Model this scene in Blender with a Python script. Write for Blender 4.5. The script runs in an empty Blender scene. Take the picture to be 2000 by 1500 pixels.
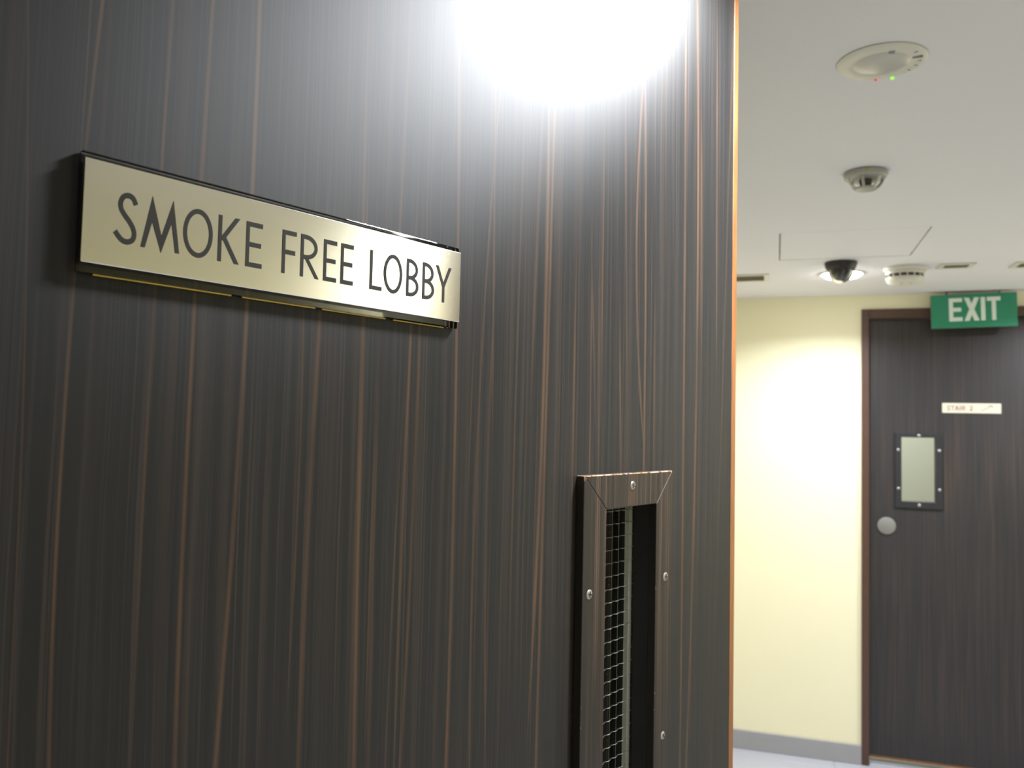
import bpy, bmesh, math, random
from mathutils import Vector, Matrix

random.seed(7)
scene = bpy.context.scene
COL = scene.collection

# ------------------------------------------------------------------ camera
CAM_H = 1.5931
YAW, PITCH, ROLL = math.radians(17.898), math.radians(2.866), math.radians(1.223)
cam_data = bpy.data.cameras.new('camera')
cam = bpy.data.objects.new('camera', cam_data)
COL.objects.link(cam)
cam_data.sensor_width = 36.0
cam_data.lens = 36.0 * 1605.2 / 2000.0
cam_data.clip_start = 0.02
_f0 = Vector((-math.sin(YAW), math.cos(YAW), 0)); _r0 = Vector((math.cos(YAW), math.sin(YAW), 0)); _u0 = Vector((0, 0, 1))
_f = _f0 * math.cos(PITCH) + _u0 * math.sin(PITCH)
_u = -_f0 * math.sin(PITCH) + _u0 * math.cos(PITCH)
_r = _r0 * math.cos(ROLL) + _u * math.sin(ROLL)
_u2 = -_r0 * math.sin(ROLL) + _u * math.cos(ROLL)
_m = Matrix(((_r.x, _u2.x, -_f.x, 0), (_r.y, _u2.y, -_f.y, 0), (_r.z, _u2.z, -_f.z, CAM_H), (0, 0, 0, 1)))
cam.matrix_world = _m
cam_data.dof.use_dof = True
cam_data.dof.focus_distance = 0.68
cam_data.dof.aperture_fstop = 11.0
scene.camera = cam

# ------------------------------------------------------------------ world, exposure
world = bpy.data.worlds.new('world'); scene.world = world
world.use_nodes = True
world.node_tree.nodes['Background'].inputs[0].default_value = (0.55, 0.57, 0.6, 1)
world.node_tree.nodes['Background'].inputs[1].default_value = 0.05
scene.view_settings.view_transform = 'Standard'
scene.view_settings.look = 'None'
scene.view_settings.gamma = 1.0
scene.view_settings.exposure = -0.70
scene.view_settings.use_curve_mapping = False
scene.cycles.max_bounces = 6
scene.cycles.diffuse_bounces = 3
scene.cycles.glossy_bounces = 2
scene.cycles.caustics_reflective = False
scene.cycles.caustics_refractive = False

# lamp powers (ceiling downlights built further down; the landing one is an added fill)
P_NEAR, P_FAR, P_RIGHT, P_SIDE, P_STAIR, P_FILL = 49.0, 27.5, 37.0, 4.0, 25.0, 7.5

# ------------------------------------------------------------------ dimensions (metres)
CEIL = 2.271
FAR_Y = 4.372          # lobby side of the end wall
NEAR_Y = 0.30          # lobby side of the wall with the open door
LEFT_X, RIGHT_X = -0.52, 2.0
BACK_Y = -1.5
DOOR_A = math.radians(21.44)                 # heading of the open leaf, clockwise from +Y
DOOR_O = Vector((-0.0597, 1.1673, 0.0))      # foot of the leaf's free edge
DOOR_W, DOOR_H, DOOR_T = 0.935, 2.215, 0.045
DOOR_ROT = math.pi / 2 - DOOR_A

# ------------------------------------------------------------------ node helpers
def new_mat(name):
    m = bpy.data.materials.new(name); m.use_nodes = True
    nt = m.node_tree
    return m, nt, nt.nodes['Principled BSDF']

class G:
    """tiny builder for shader maths"""
    def __init__(self, nt): self.nt = nt
    def node(self, t, **kw):
        n = self.nt.nodes.new(t)
        for k, v in kw.items(): setattr(n, k, v)
        return n
    def link(self, a, b): self.nt.links.new(a, b)
    def val(self, sock, v):
        if isinstance(v, bpy.types.NodeSocket): self.link(v, sock)
        else: sock.default_value = v
    def m(self, op, a, b=0.0, c=0.0, clamp=False):
        n = self.node('ShaderNodeMath', operation=op, use_clamp=clamp)
        self.val(n.inputs[0], a); self.val(n.inputs[1], b); self.val(n.inputs[2], c)
        return n.outputs[0]
    def xyz(self, x, y, z):
        n = self.node('ShaderNodeCombineXYZ')
        self.val(n.inputs[0], x); self.val(n.inputs[1], y); self.val(n.inputs[2], z)
        return n.outputs[0]
    def noise(self, vec, scale=1.0, detail=2.0, rough=0.5):
        n = self.node('ShaderNodeTexNoise')
        self.link(vec, n.inputs['Vector'])
        n.inputs['Scale'].default_value = scale; n.inputs['Detail'].default_value = detail
        n.inputs['Roughness'].default_value = rough
        return n.outputs['Fac']
    def mix(self, f, a, b):
        n = self.node('ShaderNodeMix', data_type='RGBA')
        self.val(n.inputs[0], f); self.val(n.inputs[6], a); self.val(n.inputs[7], b)
        return n.outputs[2]
    def smooth(self, v, lo, hi):
        n = self.node('ShaderNodeMapRange', interpolation_type='SMOOTHSTEP')
        self.val(n.inputs[0], v); n.inputs[1].default_value = lo; n.inputs[2].default_value = hi
        return n.outputs[0]
    def coords(self, kind='Object'):
        t = self.node('ShaderNodeTexCoord'); s = self.node('ShaderNodeSeparateXYZ')
        self.link(t.outputs[kind], s.inputs[0])
        return t.outputs[kind], s.outputs[0], s.outputs[1], s.outputs[2]
    def bump(self, h, strength, dist, bsdf):
        b = self.node('ShaderNodeBump')
        b.inputs['Strength'].default_value = strength; b.inputs['Distance'].default_value = dist
        self.link(h, b.inputs['Height']); self.link(b.outputs[0], bsdf.inputs['Normal'])

def c4(r, g, b): return (r, g, b, 1.0)

def plain(name, col, rough=0.5, metal=0.0, spec=0.5, var=0.06, vscale=30.0, bump=0.0, bscale=200.0):
    """painted, moulded or plastered surface with a little unevenness"""
    m, nt, b = new_mat(name); g = G(nt)
    v, x, y, z = g.coords()
    n = g.noise(v, vscale, 1.0)
    lo = c4(*[c * (1 - var) for c in col]); hi = c4(*[min(1, c * (1 + var)) for c in col])
    g.link(g.mix(n, lo, hi), b.inputs['Base Color'])
    b.inputs['Roughness'].default_value = rough; b.inputs['Metallic'].default_value = metal
    b.inputs['Specular IOR Level'].default_value = spec
    if bump: g.bump(g.noise(v, bscale, 2.0), bump, 0.001, b)
    return m

# hand-traced grain of the near leaf: offset polynomial in (z-1.7), half width, strength, z range
STREAKS = [
 ((-0.89241, -0.03363, -0.06819), 0.00063, 0.45, 1.407, 1.818),
 ((-0.86688, 0.01688), 0.00056, 0.5, 1.777, 1.832),
 ((-0.86557, 0.03905, 0.10882), 0.00108, 0.8, 1.401, 1.834),
 ((-0.8737, 0.03063), 0.00053, 0.35, 1.579, 1.659),
 ((-0.81945, 0.01703, 0.02905), 0.00111, 0.55, 1.491, 1.852),
 ((-0.79327, 0.0163, 0.03975), 0.00154, 0.9, 1.379, 1.863),
 ((-0.76253, 0.01306), 0.00113, 0.35, 1.599, 1.66),
 ((-0.75589, 0.01413, -0.05961), 0.00171, 0.9, 1.37, 1.878),
 ((-0.72419, -0.0161), 0.00126, 0.3, 1.565, 1.665),
 ((-0.71166, -0.02563, -0.10794), 0.00108, 0.5, 1.483, 1.659),
 ((-0.69537, 0.04225, 0.06346), 0.00222, 0.6, 1.351, 1.657),
 ((-0.65584, 0.001, 0.02823), 0.00199, 0.9, 1.336, 1.672),
 ((-0.62287, 0.02861), 0.00166, 0.5, 1.759, 1.86),
 ((-0.60551, 0.02742, 0.02774), 0.00168, 0.9, 1.395, 1.67),
 ((-0.65915, -0.00516), 0.00151, 0.5, 1.758, 1.818),
 ((-0.63571, 0.00531), 0.00134, 0.4, 1.792, 1.867),
 ((-0.6086, 0.05143, 0.05051), 0.00108, 0.6, 1.33, 1.523),
 ((-0.6411, 0.0038), 0.00102, 0.5, 1.417, 1.509),
 ((-0.59683, -0.00141, -0.06197), 0.0017, 0.55, 1.33, 1.667),
 ((-0.55282, -0.0159, -0.04161), 0.00192, 0.85, 1.31, 1.871),
 ((-0.51728, 0.05582, 0.10215), 0.00133, 0.7, 1.297, 1.494),
 ((-0.50476, 0.04117, 0.11885), 0.00139, 0.55, 1.358, 1.653),
 ((-0.52107, 0.00918), 0.00136, 0.6, 1.516, 1.593),
 ((-0.53003, 0.02036), 0.001, 0.5, 1.57, 1.606),
 ((-0.42689, 0.01096, -0.07217), 0.00248, 0.95, 1.404, 1.841),
 ((-0.42151, 0.01683), 0.00204, 0.8, 1.292, 1.49),
 ((-0.44494, 0.03477), 0.00243, 0.45, 1.697, 1.838),
 ((-0.50509, -0.02077, 0.01011), 0.00142, 0.7, 1.662, 1.887),
 ((-0.13893, -0.00685, -0.01242), 0.00272, 0.8, 1.428, 2.071),
 ((-0.25179, -0.08573, 0.35016), 0.00226, 0.9, 1.637, 1.97),
 ((-0.23489, -0.0107, -0.04804), 0.00234, 0.85, 1.555, 1.973),
 ((-0.32585, -0.0063), 0.00151, 0.6, 1.7, 1.878),
 ((-0.27582, -0.0367), 0.00163, 0.4, 1.682, 1.896),
 ((-0.29028, -0.03951), 0.00214, 0.7, 1.568, 1.658),
 ((-0.37619, 0.00309), 0.00182, 0.6, 1.569, 1.663),
 ((-0.34667, -0.0085), 0.00144, 0.6, 1.558, 1.692),
 ((-0.33152, -0.01791), 0.00149, 0.5, 1.584, 1.677),
 ((-0.21319, -0.00997), 0.00181, 0.6, 1.585, 1.663),
 ((-0.10442, 0.0056, -0.05489), 0.00284, 0.85, 1.188, 2.05),
 ((-0.04798, -0.01168), 0.00234, 0.6, 1.756, 2.035),
 ((-0.09179, -0.02153), 0.00292, 0.5, 1.751, 1.931),
 ((-0.34293, -0.06944), 0.00146, 0.5, 1.671, 1.719),
 ((-0.02597, 0.05039), 0.00232, 0.4, 1.168, 1.517),
 ((-0.20298, 0.01834), 0.00186, 0.35, 1.615, 2.019),
 ((-0.46913, 0.01621), 0.00152, 0.4, 1.513, 1.851),
 ((-0.69808, -0.00156), 0.00091, 0.35, 1.788, 1.883),
 ((-0.74077, -0.00507), 0.00081, 0.35, 1.776, 1.866),
]

def ebony(name, streaks=(), fine=1.0, tint=(1, 1, 1), rough=0.485, horizontal=False, base=0.018, speckle=True, warm=1.0, satin=0.0):
    """dark macassar-type laminate: near black ground, brown fibres, thin orange veins along the grain"""
    m, nt, b = new_mat(name); g = G(nt)
    v, x, y, z = g.coords()
    if horizontal: x, z = z, x
    wob = g.m('MULTIPLY', g.m('SUBTRACT', g.noise(g.xyz(g.m('MULTIPLY', x, 2.5), 0.0, g.m('MULTIPLY', z, 1.6)), 1.0, 1.0), 0.5), 0.012)
    wob2 = g.m('MULTIPLY', g.m('SUBTRACT', g.noise(g.xyz(g.m('MULTIPLY', x, 14), 3.0, g.m('MULTIPLY', z, 9)), 1.0, 1.0), 0.5), 0.0022)
    xs = g.m('ADD', g.m('ADD', x, wob), wob2)
    fibre = g.noise(g.xyz(g.m('MULTIPLY', xs, 430.0), g.m('MULTIPLY', y, 40), g.m('MULTIPLY', z, 2.2)), 1.0, 2.0, 0.6)
    band = g.noise(g.xyz(g.m('MULTIPLY', xs, 75.0), 7.0, g.m('MULTIPLY', z, 0.8)), 1.0, 2.0, 0.55)
    vein = g.noise(g.xyz(g.m('MULTIPLY', xs, 190.0), 11.0, g.m('MULTIPLY', z, 1.1)), 1.0, 0.0)
    vein2 = g.noise(g.xyz(g.m('MULTIPLY', xs, 640.0), 17.0, g.m('MULTIPLY', z, 1.7)), 1.0, 0.0)
    along = g.noise(g.xyz(g.m('MULTIPLY', x, 30.0), 5.0, g.m('MULTIPLY', z, 5.0)), 1.0, 2.0)
    dark = c4(base * tint[0], base * 1.0 * tint[1], base * 1.0 * tint[2])
    grey = c4(0.042 * tint[0], 0.040 * tint[1], 0.039 * tint[2])
    brown = c4(0.066 * warm * tint[0], 0.047 * warm * tint[1], 0.036 * warm * tint[2])
    orange = c4(0.17 * tint[0], 0.092 * tint[1], 0.048 * tint[2])
    col = g.mix(g.m('MULTIPLY', g.smooth(fibre, 0.45, 0.72), 0.6), dark, grey)
    col = g.mix(g.m('MULTIPLY', g.smooth(band, 0.50, 0.78), 0.45), col, brown)
    col = g.mix(g.m('MULTIPLY', g.m('MULTIPLY', g.smooth(vein, 0.66, 0.80), along), 0.40 * fine), col, orange)
    col = g.mix(g.m('MULTIPLY', g.smooth(vein2, 0.60, 0.80), 0.75 * fine), col, brown)
    if streaks:
        acc = None
        zc = g.m('MINIMUM', g.m('MAXIMUM', g.m('ADD', z, -1.7), -0.55), 0.5)
        xw = g.m('ADD', x, g.m('MULTIPLY', wob2, 0.35))
        for co, hw, st, z0, z1 in streaks:
            p = co[-1]
            for q in co[-2::-1]:
                p = g.m('MULTIPLY_ADD', p, zc, q) if isinstance(p, bpy.types.NodeSocket) else g.m('MULTIPLY_ADD', zc, p, q)
            d = g.m('ABSOLUTE', g.m('SUBTRACT', xw, p))
            if z1 - z0 < 0.46 and z0 > 1.3:      # a vein that fades out towards its ends
                d = g.m('MULTIPLY_ADD', g.m('MAXIMUM', g.m('SUBTRACT', g.m('ABSOLUTE', g.m('ADD', zc, 1.7 - (z0 + z1) / 2)), (z1 - z0) / 2), 0.0), hw * 9.0, d)
            k = g.m('MULTIPLY_ADD', d, -st / (1.15 * hw), st * 1.25, clamp=True)
            acc = k if acc is None else g.m('MAXIMUM', acc, k)
        acc = g.m('MULTIPLY', acc, g.m('MULTIPLY_ADD', g.smooth(along, 0.3, 0.65), 0.5, 0.5))
        col = g.mix(g.m('MULTIPLY', acc, 0.62), col, orange)
    g.link(col, b.inputs['Base Color'])
    b.inputs['Roughness'].default_value = rough
    b.inputs['Specular IOR Level'].default_value = 0.5
    if speckle:
        h = g.noise(v, 1500.0, 1.0)
        g.bump(h, 0.10, 0.0006, b)
    if satin:       # satin lacquer: one broad reflection without a long tail
        out = nt.nodes['Material Output']
        df = g.node('ShaderNodeBsdfDiffuse'); g.link(col, df.inputs['Color'])
        gl = g.node('ShaderNodeBsdfGlossy', distribution='BECKMANN'); gl.inputs['Roughness'].default_value = satin
        fr = g.node('ShaderNodeFresnel'); fr.inputs[0].default_value = 1.5
        mx = g.node('ShaderNodeMixShader')
        g.link(fr.outputs[0], mx.inputs[0]); g.link(df.outputs[0], mx.inputs[1]); g.link(gl.outputs[0], mx.inputs[2])
        g.link(mx.outputs[0], out.inputs['Surface'])
        nt.nodes.remove(b)
    return m

# ------------------------------------------------------------------ materials
M = {}
M['leaf'] = ebony('near_leaf_laminate', [t for t in STREAKS if t[2] > 0.35], speckle=False, satin=0.54, fine=0.75, tint=(0.74, 0.74, 0.76))
M['leaf_far'] = ebony('far_leaf_laminate', (), 1.1, (1.0, 0.95, 0.98), 0.46, base=0.018, speckle=False)
M['frame_wood'] = ebony('stained_frame_wood', (), 1.6, (0.85, 0.66, 0.52), 0.45, base=0.012, speckle=False, warm=1.6)
M['frame_wood_far'] = ebony('far_vision_frame_paint', (), 0.2, (0.5, 0.53, 0.6), 0.6, base=0.015, speckle=False)
M['plaster'] = plain('cream_wall_paint', (0.87, 0.82, 0.57), 0.6, var=0.02, vscale=4)
M['ceil'] = plain('white_ceiling_paint', (0.81, 0.80, 0.85), 0.75, var=0.015, vscale=3)
M['stair_wall'] = plain('pale_grey_stair_paint', (0.66, 0.66, 0.585), 0.7, var=0.02, vscale=4)
M['tile'] = plain('pale_grey_floor_tile', (0.44, 0.45, 0.50), 0.35, var=0.04, vscale=9)
M['grout'] = plain('grey_grout', (0.36, 0.36, 0.36), 0.8, var=0.08)
M['skirt'] = plain('grey_skirting', (0.33, 0.33, 0.34), 0.5, var=0.04, vscale=12)
M['white_plastic'] = plain('off_white_plastic', (0.74, 0.72, 0.64), 0.42, var=0.02)
M['grey_plastic'] = plain('dull_grey_plastic', (0.42, 0.41, 0.38), 0.4, var=0.04)
M['dark_slot'] = plain('dark_slot', (0.10, 0.09, 0.08), 0.7)
M['vent_tan'] = plain('vent_slot_tan', (0.46, 0.42, 0.30), 0.6)
M['black_plastic'] = plain('black_plastic', (0.018, 0.017, 0.019), 0.38, var=0.05)
M['black_ball'] = plain('black_camera_ball', (0.02, 0.02, 0.022), 0.3, var=0.05)
M['steel'] = plain('satin_steel', (0.55, 0.55, 0.53), 0.38, 1.0, var=0.05, vscale=80)
M['satin_disc'] = plain('satin_grey_disc', (0.21, 0.21, 0.185), 0.55, 0.3, var=0.04, vscale=60)
M['wire'] = plain('zinc_wire', (0.60, 0.64, 0.62), 0.32, 1.0, var=0.1, vscale=300)
M['putty'] = plain('grey_glazing_putty', (0.93, 0.93, 0.86), 0.8, var=0.08, vscale=60)
M['sign_green'] = plain('exit_sign_green', (0.020, 0.235, 0.130), 0.35, var=0.03)
M['sign_white'] = plain('exit_letter_white', (0.72, 0.80, 0.72), 0.4, var=0.02)
M['sign_side'] = plain('exit_sign_housing', (0.16, 0.17, 0.16), 0.4, var=0.03)
M['letter_black'] = plain('letter_ink', (0.030, 0.028, 0.022), 0.75, spec=0.15, var=0.05)
M['stair_plate'] = plain('cream_plate', (0.60, 0.56, 0.44), 0.4, var=0.03)
M['stair_ink'] = plain('faded_red_ink', (0.26, 0.12, 0.10), 0.6, var=0.05)
M['stair_ink2'] = plain('faded_grey_ink', (0.22, 0.21, 0.17), 0.6, var=0.05)
M['slot_ink'] = plain('screw_slot', (0.03, 0.03, 0.03), 0.6)
M['grey_lens'] = plain('milky_lens', (0.60, 0.59, 0.55), 0.25, var=0.03)
M['slate'] = plain('slate_print', (0.26, 0.25, 0.30), 0.5)
M['yellow'] = plain('yellow_dot', (0.55, 0.42, 0.03), 0.5)
M['lift_steel'] = plain('brushed_lift_steel', (0.42, 0.43, 0.46), 0.34, 1.0, var=0.05, vscale=40)

def wood_edge(name, a, b_, rough=0.45):
    m, nt, b = new_mat(name); g = G(nt)
    v, x, y, z = g.coords()
    n = g.noise(g.xyz(g.m('MULTIPLY', x, 500), g.m('MULTIPLY', y, 500), g.m('MULTIPLY', z, 14)), 1.0, 3.0)
    g.link(g.mix(g.smooth(n, 0.3, 0.7), c4(*a), c4(*b_)), b.inputs['Base Color'])
    b.inputs['Roughness'].default_value = rough
    return m
M['lipping'] = wood_edge('orange_wood_lipping', (0.16, 0.058, 0.017), (0.26, 0.10, 0.028))
M['jamb_wood'] = wood_edge('brown_jamb_wood', (0.058, 0.028, 0.019), (0.088, 0.042, 0.026))

def worn_edge():
    m, nt, b = new_mat('worn_frame_edge'); g = G(nt)
    v, x, y, z = g.coords()
    n = g.noise(v, 160.0, 4.0, 0.65); n2 = g.noise(v, 45.0, 2.0)
    up = g.node('ShaderNodeNewGeometry'); s = g.node('ShaderNodeSeparateXYZ'); g.link(up.outputs['Normal'], s.inputs[0])
    wear = g.m('ADD', g.m('MULTIPLY', g.smooth(z, 1.535, 1.5425), 0.22), n)   # the top arris is rubbed the most
    k = g.smooth(wear, 0.60, 0.74)
    raw = g.mix(g.smooth(n2, 0.4, 0.6), c4(0.34, 0.17, 0.07), c4(0.50, 0.36, 0.26))
    g.link(g.mix(k, c4(0.035, 0.026, 0.020), raw), b.inputs['Base Color'])
    b.inputs['Roughness'].default_value = 0.5
    return m
M['worn'] = worn_edge()

def brushed():
    m, nt, b = new_mat('brushed_steel_plate'); g = G(nt)
    v, x, y, z = g.coords()
    n = g.noise(g.xyz(g.m('MULTIPLY', x, 25.0), 0.0, g.m('MULTIPLY', z, 2600.0)), 1.0, 3.0, 0.6)
    g.link(g.mix(n, c4(0.90, 0.885, 0.82), c4(0.97, 0.955, 0.90)), b.inputs['Base Color'])
    b.inputs['Metallic'].default_value = 1.0
    b.inputs['Roughness'].default_value = 0.13
    b.inputs['Anisotropic'].default_value = 0.97
    t = g.node('ShaderNodeTangent', direction_type='RADIAL', axis='Z')
    g.link(t.outputs[0], b.inputs['Tangent'])
    b.inputs['Anisotropic Rotation'].default_value = BRUSH_ROT
    g.bump(n, 0.05, 0.0003, b)
    return m
BRUSH_ROT = 0.25
M['brushed'] = brushed()

def thin_glass(name, tint, ior=1.45, inner=False):
    m = bpy.data.materials.new(name); m.use_nodes = True
    nt = m.node_tree; nt.nodes.clear(); g = G(nt)
    out = g.node('ShaderNodeOutputMaterial'); mx = g.node('ShaderNodeMixShader')
    tr = g.node('ShaderNodeBsdfTransparent'); gl = g.node('ShaderNodeBsdfGlossy'); fr = g.node('ShaderNodeFresnel')
    t = g.node('ShaderNodeTexCoord'); n = g.noise(t.outputs['Object'], 6.0)
    g.link(g.mix(n, c4(*tint), c4(*[c * 0.97 for c in tint])), tr.inputs[0])
    gl.inputs['Roughness'].default_value = 0.02; bk = g.node('ShaderNodeNewGeometry')
    if inner: fr.inputs[0].default_value = ior      # solid block: keeps the total reflection inside
    else: g.link(g.m('MULTIPLY_ADD', bk.outputs['Backfacing'], 1.0 / ior - ior, ior), fr.inputs[0])
    g.link(fr.outputs[0], mx.inputs[0]); g.link(tr.outputs[0], mx.inputs[1]); g.link(gl.outputs[0], mx.inputs[2])
    g.link(mx.outputs[0], out.inputs[0])
    return m
M['gold'] = plain('gold_reflection', (0.85, 0.62, 0.18), 0.30, 1.0, var=0.1, vscale=60)  # gives the acrylic's golden reflection a colour of its own
M['pane'] = thin_glass('clear_glass', (0.93, 0.94, 0.92))
def clear_glass(name):
    m, nt, b = new_mat(name); g = G(nt)
    v, x, y, z = g.coords()
    g.link(g.mix(g.noise(v, 30.0), c4(0.95, 0.95, 0.95), c4(0.98, 0.98, 0.98)), b.inputs['Base Color'])
    b.inputs['Transmission Weight'].default_value = 1.0; b.inputs['Roughness'].default_value = 0.0; b.inputs['IOR'].default_value = 1.49
    return m
M['acrylic_clear'] = thin_glass('clear_acrylic_block', (0.90, 0.90, 0.88), 1.49, True)
M['dome'] = clear_glass('clear_dome_plastic')

def glow(name, col, strength):
    m, nt, b = new_mat(name); g = G(nt)
    v, x, y, z = g.coords()
    g.link(g.mix(g.noise(v, 40.0), c4(*col), c4(*[c * 0.96 for c in col])), b.inputs['Emission Color'])
    b.inputs['Base Color'].default_value = c4(*[0.8 * c for c in col])
    b.inputs['Emission Strength'].default_value = strength
    if strength < 5: m.cycles.emission_sampling = 'NONE'
    return m
M['lens'] = glow('lit_lamp_lens', (1.0, 0.985, 0.95), 80.0)
M['led_green'] = glow('green_led', (0.25, 1.0, 0.05), 2.2)
M['led_red'] = glow('red_led', (1.0, 0.10, 0.14), 0.75)

# ------------------------------------------------------------------ mesh helpers
def obj(name, bm, mat, parent=None, smooth=False):
    me = bpy.data.meshes.new(name)
    bmesh.ops.recalc_face_normals(bm, faces=bm.faces)
    bm.to_mesh(me); bm.free()
    for k in (mat if isinstance(mat, (list, tuple)) else [mat]): me.materials.append(M[k])
    if smooth:
        for p in me.polygons: p.use_smooth = True
        try: me.set_sharp_from_angle(angle=math.radians(35))
        except Exception: pass
    o = bpy.data.objects.new(name, me); COL.objects.link(o)
    if parent is not None: o.parent = parent
    return o

def empty(name, loc=(0, 0, 0), rz=0.0, ry=0.0):
    o = bpy.data.objects.new(name, None); COL.objects.link(o)
    o.empty_display_size = 0.05
    o.location = loc; o.rotation_euler = (0, ry, rz)
    return o

def tag(o, label, cat, group=None, kind=None):
    o['label'] = label; o['category'] = cat
    if group: o['group'] = group
    if kind: o['kind'] = kind
    return o

def box(bm, x0, x1, y0, y1, z0, z1, mi=0):
    vs = [bm.verts.new(p) for p in ((x0, y0, z0), (x1, y0, z0), (x1, y1, z0), (x0, y1, z0), (x0, y0, z1), (x1, y0, z1), (x1, y1, z1), (x0, y1, z1))]
    for f in ((0, 3, 2, 1), (4, 5, 6, 7), (0, 1, 5, 4), (1, 2, 6, 5), (2, 3, 7, 6), (3, 0, 4, 7)):
        bm.faces.new([vs[i] for i in f]).material_index = mi

def boxes(*bs):
    bm = bmesh.new()
    for b in bs: box(bm, *b)
    return bm

def bevelled(bm, off, seg=2, flag=None):
    r = bmesh.ops.bevel(bm, geom=list(bm.edges), offset=off, segments=seg, affect='EDGES', profile=0.5)
    if flag is not None:
        bm.normal_update()
        for f in r['faces']: f.material_index = flag
    return bm

def lathe(bm, prof, seg=40, mi=0, centre=(0, 0)):
    """profile of (radius, z) turned about Z; a zero radius closes the end"""
    rings = []
    for r, z in prof:
        if r <= 1e-6: rings.append([bm.verts.new((centre[0], centre[1], z))])
        else: rings.append([bm.verts.new((centre[0] + r * math.cos(2 * math.pi * i / seg), centre[1] + r * math.sin(2 * math.pi * i / seg), z)) for i in range(seg)])
    for a, b in zip(rings, rings[1:]):
        for i in range(seg):
            j = (i + 1) % seg
            if len(a) == 1 and len(b) == 1: continue
            if len(a) == 1: f = bm.faces.new((a[0], b[i], b[j]))
            elif len(b) == 1: f = bm.faces.new((a[i], a[j], b[0]))
            else: f = bm.faces.new((a[i], a[j], b[j], b[i]))
            f.material_index = mi
    return bm

def turned(prof, seg=40): return lathe(bmesh.new(), prof, seg)

LIFT = 1.0
def prism_xz(bm, pts, y0, y1, mi=0):
    y0 -= min(len(bm.verts), 200) * 2e-7 * LIFT
    a = [bm.verts.new((x, y0, z)) for x, z in pts]; b = [bm.verts.new((x, y1, z)) for x, z in pts]
    bm.faces.new(a).material_index = mi; bm.faces.new(b[::-1]).material_index = mi
    n = len(pts)
    for i in range(n):
        j = (i + 1) % n
        bm.faces.new((a[j], a[i], b[i], b[j])).material_index = mi
    return bm

def strip_xz(bm, L, R, y0, y1, closed=False):
    """solid band between two outlines of equal length"""
    n = len(L); y0 -= min(len(bm.verts), 200) * 2e-7 * LIFT
    vs = [[bm.verts.new((p[0], y, p[1])) for p in side] for side in (L, R) for y in (y0, y1)]
    lf, lb, rf, rb = vs
    for i in range(n if closed else n - 1):
        j = (i + 1) % n
        bm.faces.new((lf[i], lf[j], rf[j], rf[i])); bm.faces.new((lb[j], lb[i], rb[i], rb[j]))
        bm.faces.new((lf[j], lf[i], lb[i], lb[j])); bm.faces.new((rf[i], rf[j], rb[j], rb[i]))
    if not closed:
        bm.faces.new((lf[0], rf[0], rb[0], lb[0])); bm.faces.new((rf[-1], lf[-1], lb[-1], rb[-1]))

def ribbon(bm, pts, wx, wz, y0, y1):
    """stroke along pts; wx = thickness of an upright stroke, wz = of a level one"""
    L, R = [], []
    for i, p in enumerate(pts):
        a = pts[max(0, i - 1)]; b = pts[min(len(pts) - 1, i + 1)]
        dx, dz = b[0] - a[0], b[1] - a[1]; l = math.hypot(dx, dz) or 1
        nx, nz = -dz / l, dx / l
        L.append((p[0] + nx * wx / 2, p[1] + nz * wz / 2)); R.append((p[0] - nx * wx / 2, p[1] - nz * wz / 2))
    strip_xz(bm, L, R, y0, y1)

def catmull(pts, n=8):
    out = []
    P = [pts[0]] + list(pts) + [pts[-1]]
    for i in range(1, len(P) - 2):
        p0, p1, p2, p3 = P[i - 1], P[i], P[i + 1], P[i + 2]
        for k in range(n):
            t = k / n
            out.append(tuple(0.5 * ((2 * p1[q]) + (-p0[q] + p2[q]) * t + (2 * p0[q] - 5 * p1[q] + 4 * p2[q] - p3[q]) * t * t + (-p0[q] + 3 * p1[q] - 3 * p2[q] + p3[q]) * t ** 3) for q in (0, 1)))
    out.append(pts[-1])
    return out

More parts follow.
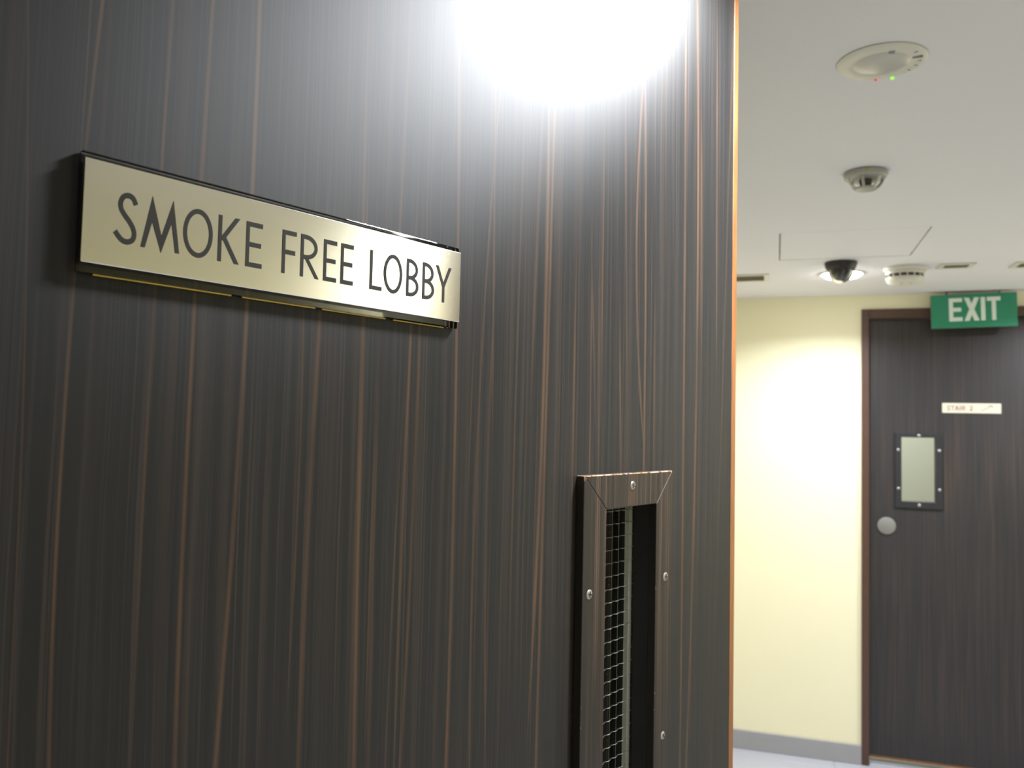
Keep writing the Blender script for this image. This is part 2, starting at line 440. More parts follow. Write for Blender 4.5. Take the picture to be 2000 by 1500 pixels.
def letter(ch, x0, x1, z0, z1, wx, wz, y0, y1):
    """one sans-serif capital in the box x0..x1, z0..z1 of the XZ plane"""
    bm = bmesh.new()
    W, H = x1 - x0, z1 - z0
    hx, hz = wx / 2, wz / 2
    def P(u, v): return (x0 + u * W, z0 + v * H)
    def bar(a, b, c, d): prism_xz(bm, [(a, c), (b, c), (b, d), (a, d)], y0, y1)
    def slab(p, q, w):      # slanted stroke with level ends, w wide along x
        prism_xz(bm, [(p[0] - w / 2, p[1]), (p[0] + w / 2, p[1]), (q[0] + w / 2, q[1]), (q[0] - w / 2, q[1])], y0, y1)
    def bowl(xa, za, zb, xr, n=14):
        """D-shaped bowl open to the left: outer and inner outline"""
        zc, rz = (za + zb) / 2, (zb - za) / 2
        rx = min((xr - xa) * 0.72, rz * 1.15); xs = xr - rx
        O = [(xa, zb)] + [(xs + rx * math.sin(t), zc + rz * math.cos(t)) for t in [math.pi * i / n for i in range(n + 1)]] + [(xa, za)]
        I = [(xa, zb - wz)] + [(xs + (rx - wx) * math.sin(t), zc + (rz - wz) * math.cos(t)) for t in [math.pi * i / n for i in range(n + 1)]] + [(xa, za + wz)]
        strip_xz(bm, O, I, y0, y1)
    if ch == 'S':
        c = [(.93, .80), (.80, .915), (.58, .955), (.36, .91), (.25, .79), (.29, .665), (.46, .555), (.66, .455), (.84, .33), (.90, .205), (.82, .095), (.60, .043), (.34, .075), (.05, .215)]
        ribbon(bm, catmull([P(*q) for q in c], 6), wx * 1.05, wz * 1.05, y0, y1)
    elif ch == 'M':
        ax, bx_, vx = x0 + .255 * W, x0 + .80 * W, x0 + .52 * W
        w = wx * 1.05; top = z1 + .06 * H; bot = z0 - .05 * H
        prism_xz(bm, [(x0, z0), (x0 + w, z0), (ax + w * .45, top - .40 * H), (ax, top)], y0, y1)
        prism_xz(bm, [(ax, top), (ax - w * .25, top - .42 * H), (vx, bot), (vx, bot + .34 * H)], y0, y1)
        prism_xz(bm, [(vx, bot), (vx, bot + .34 * H), (bx_, top), (bx_, top - .40 * H)], y0, y1)
        prism_xz(bm, [(bx_, top), (bx_ - w * .4, top - .40 * H), (x1 - w, z0), (x1, z0)], y0, y1)
    elif ch == 'O':
        cx, cz, rx, rz = (x0 + x1) / 2, (z0 + z1) / 2, W / 2, H / 2 + .0004 * H / .03
        T = [2 * math.pi * i / 44 for i in range(44)]
        strip_xz(bm, [(cx + rx * math.cos(t), cz + rz * math.sin(t)) for t in T], [(cx + (rx - wx) * math.cos(t), cz + (rz - wz) * math.sin(t)) for t in T], y0, y1, True)
    elif ch == 'K':
        bar(x0, x0 + wx, z0, z1)
        slab((x0 + wx * .9, z0 + .46 * H), (x1 - wx * .7, z1), wx * 1.35)
        slab((x1 - wx * .68, z0), (x0 + wx * 1.35, z0 + .57 * H), wx * 1.35)
    elif ch in 'EF':
        bar(x0, x0 + wx, z0, z1); bar(x0, x1, z1 - wz, z1)
        bar(x0, x1 - .08 * W, z0 + .5 * H - hz, z0 + .5 * H + hz)
        if ch == 'E': bar(x0, x1, z0, z0 + wz)
    elif ch == 'R':
        bar(x0, x0 + wx, z0, z1); bowl(x0, z0 + .42 * H, z1, x0 + .90 * W)
        slab((x1 - wx * .6, z0), (x0 + wx * 1.9, z0 + .46 * H), wx * 1.25)
    elif ch == 'L':
        bar(x0, x0 + wx, z0, z1); bar(x0, x1, z0, z0 + wz)
    elif ch == 'B':
        bar(x0, x0 + wx, z0, z1); bowl(x0, z0 + .50 * H - hz, z1, x0 + .93 * W); bowl(x0, z0, z0 + .50 * H + hz, x1)
    elif ch == 'Y':
        cx = (x0 + x1) / 2; bar(cx - hx, cx + hx, z0, z0 + .50 * H)
        slab((cx, z0 + .44 * H), (x0 + wx * .6, z1), wx * 1.15); slab((cx, z0 + .44 * H), (x1 - wx * .6, z1), wx * 1.15)
    elif ch == 'X':
        slab((x0 + wx * .6, z0), (x1 - wx * .6, z1), wx * 1.2); slab((x1 - wx * .6, z0), (x0 + wx * .6, z1), wx * 1.2)
    elif ch == 'I':
        bar(x0, x1, z0, z1)
    elif ch == 'T':
        cx = (x0 + x1) / 2; bar(cx - hx, cx + hx, z0, z1); bar(x0, x1, z1 - wz, z1)
    elif ch == 'A':
        cx = (x0 + x1) / 2
        slab((x0 + wx * .6, z0), (cx, z1), wx * 1.2); slab((x1 - wx * .6, z0), (cx, z1), wx * 1.2)
        bar(x0 + .22 * W, x1 - .22 * W, z0 + .28 * H, z0 + .28 * H + wz)
    elif ch == '2':
        c = [(.08, .74), (.2, .9), (.5, .95), (.82, .86), (.86, .66), (.6, .40), (.12, .06)]
        ribbon(bm, catmull([P(*q) for q in c], 5), wx, wz, y0, y1); bar(x0, x1, z0, z0 + wz)
    return bm

# ------------------------------------------------------------------ the setting
# floor: slab with separate tiles
floor = obj('floor', boxes((LEFT_X - .1, RIGHT_X + .1, BACK_Y - .1, 6.1, -0.06, -0.002)), 'grout')
tag(floor, 'pale grey tiled floor of the lobby', 'floor', kind='structure')
TS, GAP = 0.6, 0.003
tile_me = None
for i in range(-3, 4):
    for j in range(-3, 10):
        x0 = i * TS + 0.27; y0 = j * TS + 0.08
        xa, xb = max(x0, LEFT_X) + GAP / 2, min(x0 + TS, RIGHT_X) - GAP / 2
        ya, yb = max(y0, BACK_Y) + GAP / 2, min(y0 + TS, 6.0) - GAP / 2
        if xb - xa < 0.05 or yb - ya < 0.05: continue
        full = abs(xb - xa - TS + GAP) < 1e-4 and abs(yb - ya - TS + GAP) < 1e-4
        if full and tile_me is not None:
            t = bpy.data.objects.new('tile', tile_me); COL.objects.link(t); t.parent = floor
        else:
            w, d = xb - xa, yb - ya
            t = obj('tile', bevelled(boxes((0, w, 0, d, -0.010, 0.0)), 0.001, 1), 'tile', floor)
            if full: tile_me = t.data
        t.location = (xa, ya, 0)

# ceiling with the opening of an access hatch
HX0, HX1, HY0, HY1 = 0.005, 0.482, 2.945, 3.415
cl = boxes((LEFT_X - .1, HX0, BACK_Y - .1, 6.1, CEIL, CEIL + .08), (HX1, RIGHT_X + .1, BACK_Y - .1, 6.1, CEIL, CEIL + .08),
           (HX0, HX1, BACK_Y - .1, HY0, CEIL, CEIL + .08), (HX0, HX1, HY1, 6.1, CEIL, CEIL + .08), (HX0, HX1, HY0, HY1, CEIL + .04, CEIL + .08))
tag(obj('ceiling', cl, 'ceil'), 'white painted plaster ceiling of the lobby', 'ceiling', kind='structure')
hb = bevelled(boxes((HX0 + .004, HX1 - .004, HY0 + .004, HY1 - .004, CEIL + .0004, CEIL + .025)), 0.0015, 1)
hatch = obj('access_hatch', hb, 'ceil')
tag(hatch, 'square flush access hatch outlined by a thin gap in the ceiling', 'ceiling hatch')

# end wall with the opening of the exit door
FD0, FD1, FDT = 0.395, 1.385, 2.200         # outer size of the far door frame
wb = boxes((LEFT_X - .1, FD0, FAR_Y, FAR_Y + .12, 0, CEIL), (FD1, RIGHT_X + .1, FAR_Y, FAR_Y + .12, 0, CEIL), (FD0, FD1, FAR_Y, FAR_Y + .12, FDT, CEIL))
tag(obj('wall_back', wb, 'plaster'), 'cream painted end wall beside the exit door', 'wall', kind='structure')
tag(obj('wall_left', boxes((LEFT_X - .1, LEFT_X, NEAR_Y, FAR_Y, 0, CEIL)), 'plaster'), 'cream painted wall hidden behind the open door', 'wall', kind='structure')
tag(obj('wall_right', boxes((RIGHT_X, RIGHT_X + .1, BACK_Y, FAR_Y, 0, CEIL)), 'plaster'), 'cream painted side wall on the right of the lobby', 'wall', kind='structure')
OX0, OX1, OTOP = -0.405, 0.56, 2.232
wf = boxes((LEFT_X - .1, OX0 - .04, NEAR_Y - .12, NEAR_Y, 0, CEIL), (OX1 + .04, RIGHT_X, NEAR_Y - .12, NEAR_Y, 0, CEIL))
tag(obj('wall_front', wf, 'plaster'), 'cream painted wall that holds the open door', 'wall', kind='structure')
tag(obj('wall_landing', boxes((LEFT_X - .1, RIGHT_X + .1, BACK_Y - .1, BACK_Y, 0, CEIL), (LEFT_X - .1, LEFT_X, BACK_Y, NEAR_Y - .12, 0, CEIL)), 'plaster'), 'cream painted walls of the landing behind the open door', 'wall', kind='structure')
tf = boxes((OX0 - .04, OX0, NEAR_Y - .13, NEAR_Y + .005, 0, CEIL - .002), (OX1, OX1 + .04, NEAR_Y - .13, NEAR_Y + .005, 0, CEIL - .002), (OX0, OX1, NEAR_Y - .13, NEAR_Y + .005, OTOP, CEIL - .002))
tag(obj('trim_1', tf, 'jamb_wood'), 'brown timber frame around the open doorway', 'door frame', kind='structure')
sb = boxes((LEFT_X, FD0, FAR_Y - .012, FAR_Y, 0, 0.0915))
bevelled(sb, 0.002, 1)
tag(obj('baseboard_back', sb, 'skirt'), 'grey skirting along the foot of the cream end wall', 'skirting', kind='structure')
sb = boxes((FD1, RIGHT_X, FAR_Y - .012, FAR_Y, 0, 0.0915)); bevelled(sb, 0.002, 1)
tag(obj('baseboard_back_right', sb, 'skirt'), 'grey skirting to the right of the exit door', 'skirting', kind='structure')
tag(obj('baseboard_right', boxes((RIGHT_X - .012, RIGHT_X, NEAR_Y, 1.67, 0, 0.0915), (RIGHT_X - .012, RIGHT_X, 2.55, FAR_Y - .012, 0, 0.0915)), 'skirt'), 'grey skirting along the side wall on the right', 'skirting', kind='structure')
dr = empty('added_dark_door', (RIGHT_X, 2.11, 0)); tag(dr, 'added unseen dark door on the right, there for the metal sign to reflect', 'door', kind='structure')  # added out of view so the sign's right end reflects something dark
obj('leaf', boxes((-.022, -.0005, -.40, .40, .01, 2.215)), 'leaf_far', dr)
for b in ((-.03, -.0005, -.44, -.403, 0, 2.255), (-.03, -.0005, .403, .44, 0, 2.255), (-.03, -.0005, -.403, .403, 2.218, 2.255)): obj('jamb', boxes(b), 'jamb_wood', dr)
# stair enclosure behind the exit door
ws = boxes((LEFT_X, LEFT_X + .1, FAR_Y + .12, 6.0, 0, CEIL), (RIGHT_X, RIGHT_X + .1, FAR_Y + .12, 6.0, 0, CEIL), (LEFT_X, RIGHT_X, 5.95, 6.05, 0, CEIL))
tag(obj('wall_stair', ws, 'stair_wall'), 'pale grey stair walls seen through the exit door window', 'wall', kind='structure')

# ------------------------------------------------------------------ near door
door = empty('door_1', DOOR_O, DOOR_ROT)
tag(door, 'large dark striped wood door standing open in the foreground', 'door', kind='structure')
S0, S1 = -DOOR_W, 0.0
VO = (-0.369, -0.1845, 1.108, 1.5432)        # vision frame, outer s0 s1 z0 z1
VI = (-0.3268, -0.2206, 1.145, 1.5065)       # inner
lf = bmesh.new()
box(lf, S0, VI[0] - .006, 0, DOOR_T, 0.006, DOOR_H); box(lf, VI[1] + .006, S1, 0, DOOR_T, 0.006, DOOR_H)
box(lf, VI[0] - .006, VI[1] + .006, 0, DOOR_T, 0.006, VI[2] - .006); box(lf, VI[0] - .006, VI[1] + .006, 0, DOOR_T, VI[3] + .006, DOOR_H)
obj('leaf', lf, 'leaf', door)
e = obj('edge_lipping', bevelled(boxes((0.0, 0.0135, -0.0005, DOOR_T + .0005, 0.006, DOOR_H)), 0.0008, 1), 'lipping', door)
e['label'] = 'orange solid wood edge strip'

def screw_mesh(r):
    bm = bmesh.new()
    lathe(bm, [(0, .0012), (r * .55, .0011), (r * .85, .0007), (r, 0), (r, -.001), (0, -.001)], 24)
    w, l, h = r * .16, r * .62, .0012
    for a, b in ((l, w), (w, l)): box(bm, -a, a, -b, b, .0006, h + .0002, 1)
    return bm
_screw = {}
def screw(parent, x, y, z, r, rot=0.0):
    key = r
    if key not in _screw:
        o = obj('screw', screw_mesh(r), ['steel', 'slot_ink'], parent, True); _screw[key] = o.data
    else:
        o = bpy.data.objects.new('screw', _screw[key]); COL.objects.link(o); o.parent = parent
    o.location = (x, y, z); o.rotation_euler = (math.pi / 2, rot, 0)
    o['label'] = 'small steel cross-head screw'
    return o

def mitred_frame(parent, O, I, yf, yb, mats, bev):
    """four mitred rails between outer O and inner I; yf = face, yb = back"""
    a0, a1, c0, c1 = O; b0, b1, d0, d1 = I
    sh = dict(top_rail=[(a0, c1), (a1, c1), (b1, d1), (b0, d1)], bottom_rail=[(a0, c0), (b0, d0), (b1, d0), (a1, c0)],
              left_stile=[(a0, c0), (a0, c1), (b0, d1), (b0, d0)], right_stile=[(a1, c0), (b1, d0), (b1, d1), (a1, c1)])
    out = {}
    for k, pts in sh.items():
        bm = prism_xz(bmesh.new(), pts, yf, yb)
        bmesh.ops.recalc_face_normals(bm, faces=bm.faces)
        if bev: bevelled(bm, bev, 2, 1 if len(mats) > 1 else None)
        out[k] = obj(k, bm, mats, parent)
    return out
FR = mitred_frame(door, VO, VI, -0.010, 0.0, ['frame_wood', 'worn'], 0.0010)
screw(FR['top_rail'], -0.2746, -0.010, 1.5296, .0048, .4)
screw(FR['left_stile'], -0.3571, -0.010, 1.4226, .0050, .2)
screw(FR['left_stile'], -0.3571, -0.010, 1.2392, .0050, 1.0)
screw(FR['right_stile'], -0.1985, -0.010, 1.4204, .0050, .1)
screw(FR['right_stile'], -0.2005, -0.010, 1.2392, .0045, .7)
screw(FR['bottom_rail'], -0.2746, -0.010, 1.1265, .0048, .9)
BF = mitred_frame(door, VO, (VI[0] + .012, VI[1] - .012, VI[2] + .008, VI[3] - .008), DOOR_T, DOOR_T + .010, ['frame_wood', 'worn'], 0.0013)
# lining of the opening, glass with its wire net, glazing putty
ln = boxes((VI[0] - .006, VI[0], 0, DOOR_T, VI[2] - .006, VI[3] + .006), (VI[1], VI[1] + .006, 0, DOOR_T, VI[2] - .006, VI[3] + .006),
           (VI[0], VI[1], 0, DOOR_T, VI[2] - .006, VI[2]), (VI[0], VI[1], 0, DOOR_T, VI[3], VI[3] + .006))
obj('window_lining', ln, 'black_plastic', door)
GY = 0.0193
pane = obj('window_pane', boxes((VI[0], VI[1], GY, GY + .003, VI[2], VI[3])), 'pane', door)
pane['label'] = 'wired glass pane'
pt = bmesh.new()
for x0, x1, z0, z1 in ((VI[0], VI[0] + .0065, VI[2], VI[3]), (VI[1] - .0065, VI[1], VI[2], VI[3]), (VI[0] + .0065, VI[1] - .0065, VI[2], VI[2] + .006), (VI[0] + .0065, VI[1] - .0065, VI[3] - .006, VI[3])):
    box(pt, x0, x1, GY + .0032, GY + .0090, z0, z1)
p_ = obj('glazing_stop', pt, 'putty', door); p_['label'] = 'pale grey glazing stop behind the glass'

def tube(bm, pts, r, seg=6):
    rings = []
    for i, p in enumerate(pts):
        a = Vector(pts[max(0, i - 1)]); b = Vector(pts[min(len(pts) - 1, i + 1)]); d = (b - a).normalized()
        u = d.orthogonal().normalized() if abs(d.y) > .9 else d.cross(Vector((0, 1, 0))).normalized()
        v = d.cross(u)
        rings.append([bm.verts.new(Vector(p) + (u * math.cos(t) + v * math.sin(t)) * r) for t in [2 * math.pi * k / seg for k in range(seg)]])
    for a, b in zip(rings, rings[1:]):
        for k in range(seg): bm.faces.new((a[k], a[(k + 1) % seg], b[(k + 1) % seg], b[k]))
    bm.faces.new(rings[0]); bm.faces.new(rings[-1][::-1])
    return bm
WP = 0.0139; WY = GY + 0.0015
xs = [-0.2805 - WP * 3 + WP * k for k in range(8)]
xs = [x for x in xs if VI[0] + .002 < x < VI[1] - .002]
wv = None
for x in xs:
    if wv is None:
        o = obj('wire', tube(bmesh.new(), [(0, 0, VI[2] + .0005), (0, 0, VI[3] - .0005)], .00018), 'wire', pane, True); wv = o.data
    else:
        o = bpy.data.objects.new('wire', wv); COL.objects.link(o); o.parent = pane
    o.location = (x, WY, 0)
wh = None; z = 1.4842 + WP * 1.0
zs = []
while z > VI[2] + .003: zs.append(z); z -= WP * 1.045
for z in zs:
    if wh is None:
        pts = []
        n = 56
        for k in range(n + 1):
            x = VI[0] + .0005 + (VI[1] - VI[0] - .001) * k / n
            ph = 2 * math.pi * (x - xs[0]) / WP
            pts.append((x, -0.0009 * math.cos(ph), 0.0003 * math.sin(ph)))
        o = obj('wire', tube(bmesh.new(), pts, .00032), 'wire', pane, True); wh = o.data
    else:
        o = bpy.data.objects.new('wire', wh); COL.objects.link(o); o.parent = pane
    o.location = (0, WY, z)

# ------------------------------------------------------------------ sign on the near door
sign = empty('door_sign', DOOR_O, DOOR_ROT)
tag(sign, 'long brushed metal sign reading SMOKE FREE LOBBY on the open door', 'sign')
PS = (-0.8665, -0.5570, 1.6794, 1.7387)
AS = (-0.8672, -0.5572, 1.6738, 1.7428)
ac = obj('acrylic_backing', bevelled(boxes((AS[0], AS[1], -0.0052, -0.0003, AS[2], AS[3])), 0.0008, 2), 'acrylic_clear', sign)
ac['label'] = 'clear acrylic backing block with glossy edges'
obj('metal_plate', bevelled(boxes((PS[0], PS[1], -0.0070, -0.0053, PS[2], PS[3])), 0.0003, 1), 'brushed', sign)
for g0, g1 in ((.010, .098), (.106, .165), (.171, .232), (.240, .297)):  # golden reflection along the acrylic's lower edge, built as metal strips
    o = obj('reflection_strip', boxes((AS[0] + g0, AS[0] + g1, -0.0016, -0.0003, AS[2] - .0005, AS[2] + .0001)), 'gold', sign); o['label'] = 'gold reflection in the acrylic edge, put in as a thin strip'
BL, CAP = 1.6935, 1.7234
LET = [('S', -.8492, -.8360), ('M', -.8333, -.8092), ('O', -.8071, -.7873), ('K', -.7835, -.7682), ('E', -.7634, -.7511),
       ('F', -.7355, -.7240), ('R', -.7203, -.7044), ('E', -.7005, -.6889), ('E', -.6850, -.6734),
       ('L', -.6573, -.6451), ('O', -.6434, -.6241), ('B', -.6195, -.6062), ('B', -.6018, -.5885), ('Y', -.5867, -.5684)]
for ch, a, b in LET:
    o = obj('letter', letter(ch, a, b, BL, CAP, .0025, .0031, -.0073, -.0069), 'letter_black', sign)
    o['label'] = 'black letter ' + ch

# ------------------------------------------------------------------ exit door at the end of the lobby
FY = 4.405                                   # face of the leaf
d2 = empty('door_2', ((FD0 + FD1) / 2, FAR_Y, 0))
tag(d2, 'dark brown exit door at the end of the lobby', 'door', kind='structure')
def at2(o): o.location = Vector(o.location) - Vector(d2.location); return o
JW = 0.034
for nm, b in (('jamb', (FD0, FD0 + JW, FAR_Y - .012, FAR_Y + .118, 0, FDT)), ('jamb', (FD1 - JW, FD1, FAR_Y - .012, FAR_Y + .118, 0, FDT)),
              ('head', (FD0 + JW, FD1 - JW, FAR_Y - .012, FAR_Y + .118, FDT - .046, FDT))):
    at2(obj(nm, bevelled(boxes(b), 0.002, 1), 'jamb_wood', d2))
LX0, LX1 = FD0 + JW + .003, FD1 - JW - .003
WO = (0.549, 0.757, 1.233, 1.594); WI = (0.578, 0.7295, 1.265, 1.5750)
lf = bmesh.new()
for b in ((LX0, WI[0], .040, 2.150), (WI[1], LX1, .040, 2.150), (WI[0], WI[1], .040, WI[2]), (WI[0], WI[1], WI[3], 2.150)):
    box(lf, b[0], b[1], FY, FY + .044, b[2], b[3])
at2(obj('leaf', lf, 'leaf_far', d2))
o = at2(obj('bottom_lipping', boxes((LX0, LX1, FY - .0005, FY + .044, .030, .0398)), 'lipping', d2)); o['label'] = 'orange wood strip along the foot of the leaf'
at2(obj('threshold', bevelled(boxes((FD0 + JW, FD1 - JW, FY + .006, FY + .06, 0.0005, .012)), .001, 1), 'steel', d2))
fr2 = mitred_frame(d2, WO, WI, FY - .009, FY, ['frame_wood_far'], .0015)
for o in fr2.values(): at2(o)
pn2 = at2(obj('window_pane', boxes((WI[0], WI[1], FY + .018, FY + .024, WI[2], WI[3])), 'pane', d2))
for k, x, z in (('top_rail', .655, 1.5845), ('bottom_rail', .655, 1.249), ('left_stile', .5635, 1.5135), ('left_stile', .5635, 1.3265), ('right_stile', .7435, 1.5135), ('right_stile', .7435, 1.3265)):
    screw(fr2[k], x, FY - .009, z, .0062, random.random())
kb = turned([(0, .008), (.036, .008), (.041, .006), (.042, .002), (.042, 0), (0, 0)], 40)
o = obj('lock_disc', kb, 'satin_disc', d2, True); o.location = Vector((.511, FY, 1.1425)) - d2.location; o.rotation_euler = (math.pi / 2, 0, 0)
o['label'] = 'round grey cover disc'

st = empty('stair_sign', (.8825, FY, 1.696))
tag(st, 'small cream stair plate fixed to the dark exit door', 'sign')
obj('plate', bevelled(boxes((-.1255, .1255, -.004, -.0002, 0, .048)), .0012, 1), 'stair_plate', st)
for ch, a, b in (('S', -.106, -.091), ('T', -.088, -.073), ('A', -.071, -.053), ('I', -.0495, -.046), ('R', -.041, -.025), ('2', -.008, .006)):
    obj('letter', letter(ch, a, b, .013, .035, .0032, .0036, -.0046, -.0038), 'stair_ink' if ch in 'IR2A' else 'stair_ink2', st)
ar = bmesh.new()
ribbon(ar, [(.040, .011), (.088, .037)], .003, .003, -.0046, -.0038); ribbon(ar, [(.070, .037), (.088, .037), (.089, .026)], .003, .003, -.0046, -.0038)
obj('arrow_mark', ar, 'stair_ink2', st)

LIFT = 30.0
# hanging exit sign, slightly out of level
ex = empty('exit_sign', (.8765, 4.30, 2.0965), 0, math.radians(-1.3))
tag(ex, 'green hanging EXIT sign with white letters above the dark door', 'sign')
EW, EH = .3585, .1575
obj('housing', bevelled(boxes((-EW / 2, EW / 2, 0.002, .026, 0, EH)), .001, 1), 'sign_side', ex)
obj('face_panel', bevelled(boxes((-EW / 2, EW / 2, 0, .0028, 0, EH)), .0006, 1), 'sign_green', ex)
for sx in (-.11, .11):
    obj('hanger', boxes((sx - .005, sx + .005, .009, .017, EH - .002, EH + (.0145 if sx < 0 else .0145))), 'sign_side', ex)
for ch, a, b in (('E', -.104, -.048), ('X', -.040, .0235), ('I', .030, .048), ('T', .0555, .1115)):
    obj('letter', letter(ch, a, b, .031, .140, .0175, .0185, -.0008, .0004), 'sign_white', ex)['label'] = 'white letter ' + ch

# ------------------------------------------------------------------ ceiling fittings
def hang(name, x, y, rz=0.0): return empty(name, (x, y, CEIL), rz)
def lamp_light(parent, power, size, spread, z, col=(0.94, 0.965, 1.08)):
    L = bpy.data.lights.new('lamp_light', 'AREA'); L.shape = 'DISK'; L.size = size; L.energy = power; L.color = col
    L.spread = math.radians(spread)
    o = bpy.data.objects.new('lamp_light', L); COL.objects.link(o); o.parent = parent; o.location = (0, 0, z)
    return o
def downlight(x, y, r, power, label, spread=150, bulge=0.010, col=(0.94, 0.965, 1.08), lens=True):
    t = hang('ceiling_downlight', x, y)
    tag(t, label, 'ceiling light', 'round ceiling downlights')
    obj('trim_ring', turned([(r, -.0005), (r + .014, -.0005), (r + .014, -.003), (r + .010, -.005), (r + .001, -.004), (r, -.002), (r, -.0005)], 48), 'white_plastic', t, True)
    pr = [(r - .001, -.0008)] + [((r - .001) * math.cos(a), -.0025 - bulge * math.sin(a)) for a in [math.pi / 2 * k / 3 for k in range(3)]] + [(0, -.0025 - bulge)]
    obj('lens', turned(pr, 24), 'lens', t, True)
    lamp_light(t, power, r * 1.7, spread, -.006 - bulge, col)
    return t
downlight(.158, .956, .105, P_NEAR, 'round lit downlight above the open door', 165, .006, (0.93, 0.975, 1.04))
downlight(.262, 3.757, .080, P_FAR, 'lit round downlight behind the dome camera near the end wall', 150, .022)
downlight(1.45, 3.78, .055, P_RIGHT, 'round lit downlight in front of the exit door', 160)
downlight(1.80, 1.44, .075, P_SIDE, 'round lit downlight beside the right side wall', 150)
downlight(.25, -.75, .055, P_FILL, 'added unseen fill downlight on the landing, brightening the glazing stop', 165, .006)  # added fill lamp behind the camera, lifts the glazing stop
downlight(.60, 5.25, .070, P_STAIR, 'round lit downlight in the stair beyond the exit door', 170, .010, (0.97, 1.0, 0.93))

# dome camera
t = hang('dome_camera', .240, 3.50)
tag(t, 'black dome security camera on the ceiling by the lit downlight', 'camera')
obj('housing', turned([(0, -.0005), (.061, -.0005), (.062, -.006), (.058, -.022), (.050, -.034), (.044, -.036), (0, -.036)], 48), 'black_plastic', t, True)
N = 12
obj('camera_ball', turned([(.0385 * math.cos(a), -.0362 - .039 * math.sin(a)) for a in [math.pi / 2 * k / N for k in range(N)]] + [(0, -.0752)], 40), 'black_ball', t, True)
b_ = turned([(.045 * math.cos(a), -.036 - .049 * math.sin(a)) for a in [math.pi / 2 * k / N for k in range(N)]] + [(0, -.085)], 48)
b_.free()
A = [math.pi / 2 * k / N for k in range(N)]
b_ = turned([(.040, -.0362), (.0475, -.0362)] + [(.0475 * math.cos(a), -.0362 - .048 * math.sin(a)) for a in A[1:]] + [(0, -.0842)] , 48)
lathe(b_, [(.040, -.0362)] + [(.040 * math.cos(a), -.0362 - .0405 * math.sin(a)) for a in A[1:]] + [(0, -.0767)], 48)
bmesh.ops.remove_doubles(b_, verts=b_.verts, dist=1e-6)
obj('clear_dome', b_, 'dome', t, True)
o = obj('lens', turned([(0, -.006), (.010, -.004), (.012, 0), (0, 0)], 24), 'grey_plastic', t, True)
o.location = (-.005, -.022, -.060); o.rotation_euler = (math.radians(-55), 0, 0)

# flat emergency luminaire with two indicator lights
t = hang('emergency_light', .178, 1.600)
tag(t, 'flat round white emergency light with red and green indicators', 'emergency light')
obj('rim', turned([(0, -.0004), (.076, -.0004), (.0765, -.002), (.072, -.005), (.052, -.0065), (.049, -.0055), (0, -.0055)], 56), 'white_plastic', t, True)
obj('lens_cover', turned([(.048, -.0056), (.040, -.010), (.022, -.013), (0, -.014)], 48), 'grey_lens', t, True)
for nm, x, y, mt, r in (('indicator', .027, .0735, 'led_green', .0032), ('indicator', -.002, .0735, 'led_red', .0030)):
    o = obj(nm, turned([(0, -.004), (r * .7, -.0034), (r, -.0015), (r, 0), (0, 0)], 16), mt, t, True); o.location = (x, y * .95, -.0045)
    o['label'] = 'green lit indicator' if mt == 'led_green' else 'red lit indicator'
for x, y, w, d in ((.012, -.047, .010, .012), (-.006, -.040, .008, .008), (.058, -.016, .017, .006)):
    o = obj('contact_mark', bevelled(boxes((-w / 2, w / 2, -d / 2, d / 2, -.0022, 0)), .0004, 1), 'slate', t); o.location = (x, y, -.0052)
for a in range(5):
    th = math.radians(-35 + a * 18)
    o = obj('rim_slot', boxes((-.003, .003, -.0008, .0008, -.001, 0)), 'slate', t); o.location = (.064 * math.cos(th), .064 * math.sin(th), -.0055); o.rotation_euler = (0, 0, th)

# caged heat detector
t = hang('heat_detector', .217, 2.290)
tag(t, 'small grey caged detector on the ceiling nearer the camera', 'detector')
obj('base', turned([(0, -.0005), (.052, -.0005), (.054, -.004), (.053, -.013), (.048, -.018), (.030, -.020), (0, -.020)], 48), 'grey_plastic', t, True)
obj('sensor_core', turned([(.016, -.019), (.014, -.032), (.010, -.040), (0, -.041)], 24), 'dark_slot', t, True)
obj('cage_plate', turned([(0, -.040), (.024, -.040), (.028, -.042), (.027, -.046), (.016, -.048), (0, -.0485)], 32), 'grey_plastic', t, True)
for k in range(6):
    th = math.radians(60 * k + 15)
    bm = bmesh.new()
    tube(bm, [(.044, 0, -.018), (.041, 0, -.027), (.034, 0, -.036), (.025, 0, -.043)], .0038, 8)
    o = obj('cage_rib', bm, 'white_plastic' if k % 2 else 'grey_plastic', t, True); o.rotation_euler = (0, 0, th)
o = obj('indicator', turned([(0, -.003), (.003, -.002), (.0035, 0), (0, 0)], 12), 'yellow', t, True); o.location = (-.002, -.0535, -.008); o.rotation_euler = (math.radians(-90), 0, 0)

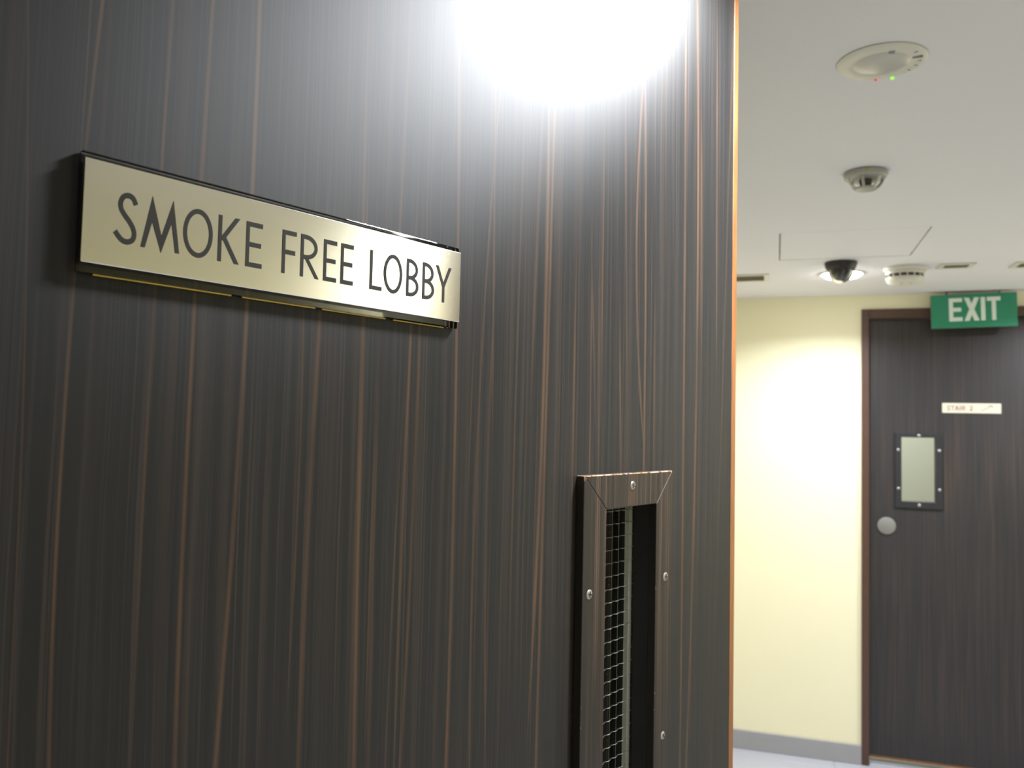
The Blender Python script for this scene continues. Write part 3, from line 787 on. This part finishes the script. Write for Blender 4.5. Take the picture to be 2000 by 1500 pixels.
# smoke detector by the downlight
t = hang('smoke_detector', .497, 3.672)
tag(t, 'white round smoke detector on the ceiling right of the dome camera', 'detector')
obj('base', turned([(0, -.0005), (.082, -.0005), (.083, -.004), (.080, -.013), (.074, -.016), (0, -.016)], 56), 'white_plastic', t, True)
obj('body', turned([(.072, -.0155), (.074, -.018), (.073, -.027), (.070, -.029)], 56), 'white_plastic', t, True)
obj('vent_band', turned([(.069, -.028), (.066, -.030), (.066, -.041), (.069, -.043)], 56), 'dark_slot', t, True)
for k in range(16):
    o = obj('vent_fin', boxes((.0655, .0705, -.0022, .0022, -.0425, -.0285)), 'white_plastic', t); o.rotation_euler = (0, 0, 2 * math.pi * k / 16)
obj('cap', turned([(.0715, -.0415), (.0725, -.045), (.069, -.056), (.058, -.066), (.040, -.072), (0, -.074)], 56), 'white_plastic', t, True)
for a in (-2.0, -1.2):
    o = obj('test_mark', turned([(0, -.002), (.005, -.0015), (.0055, 0), (0, 0)], 12), 'grey_plastic', t, True); o.location = (.045 * math.cos(a), .045 * math.sin(a), -.0695)

# slot vents
def vent(x0, x1, y0, y1, label):
    t = hang('ceiling_vent', (x0 + x1) / 2, (y0 + y1) / 2)
    tag(t, label, 'vent', 'slot vents along the end of the ceiling')
    w, d = (x1 - x0) / 2, (y1 - y0) / 2
    m_ = .022
    obj('frame', boxes((-w, w, -d, -d + m_, -.005, -.0005), (-w, w, d - m_, d, -.005, -.0005), (-w, -w + m_, -d + m_, d - m_, -.005, -.0005), (w - m_, w, -d + m_, d - m_, -.005, -.0005)), 'white_plastic', t)
    obj('slot_back', boxes((-w + m_, w - m_, -d + m_, d - m_, -.0016, -.0006)), 'vent_tan', t)
    n = 3
    for k in range(n):
        yy = -d + m_ + (2 * d - 2 * m_) * (k + .5) / n
        o = obj('louvre', boxes((-w + m_, w - m_, -.006, .006, -.0006, .0006)), 'vent_tan', t); o.location = (0, yy, -.0042); o.rotation_euler = (math.radians(35), 0, 0)
vent(-.42, -.035, 3.69, 3.86, 'slot vent at the edge of the open door under the ceiling')
vent(.615, .745, 3.60, 3.70, 'small slot vent beside the smoke detector')
vent(.885, 1.06, 3.62, 3.74, 'slot vent in the ceiling in front of the exit sign')
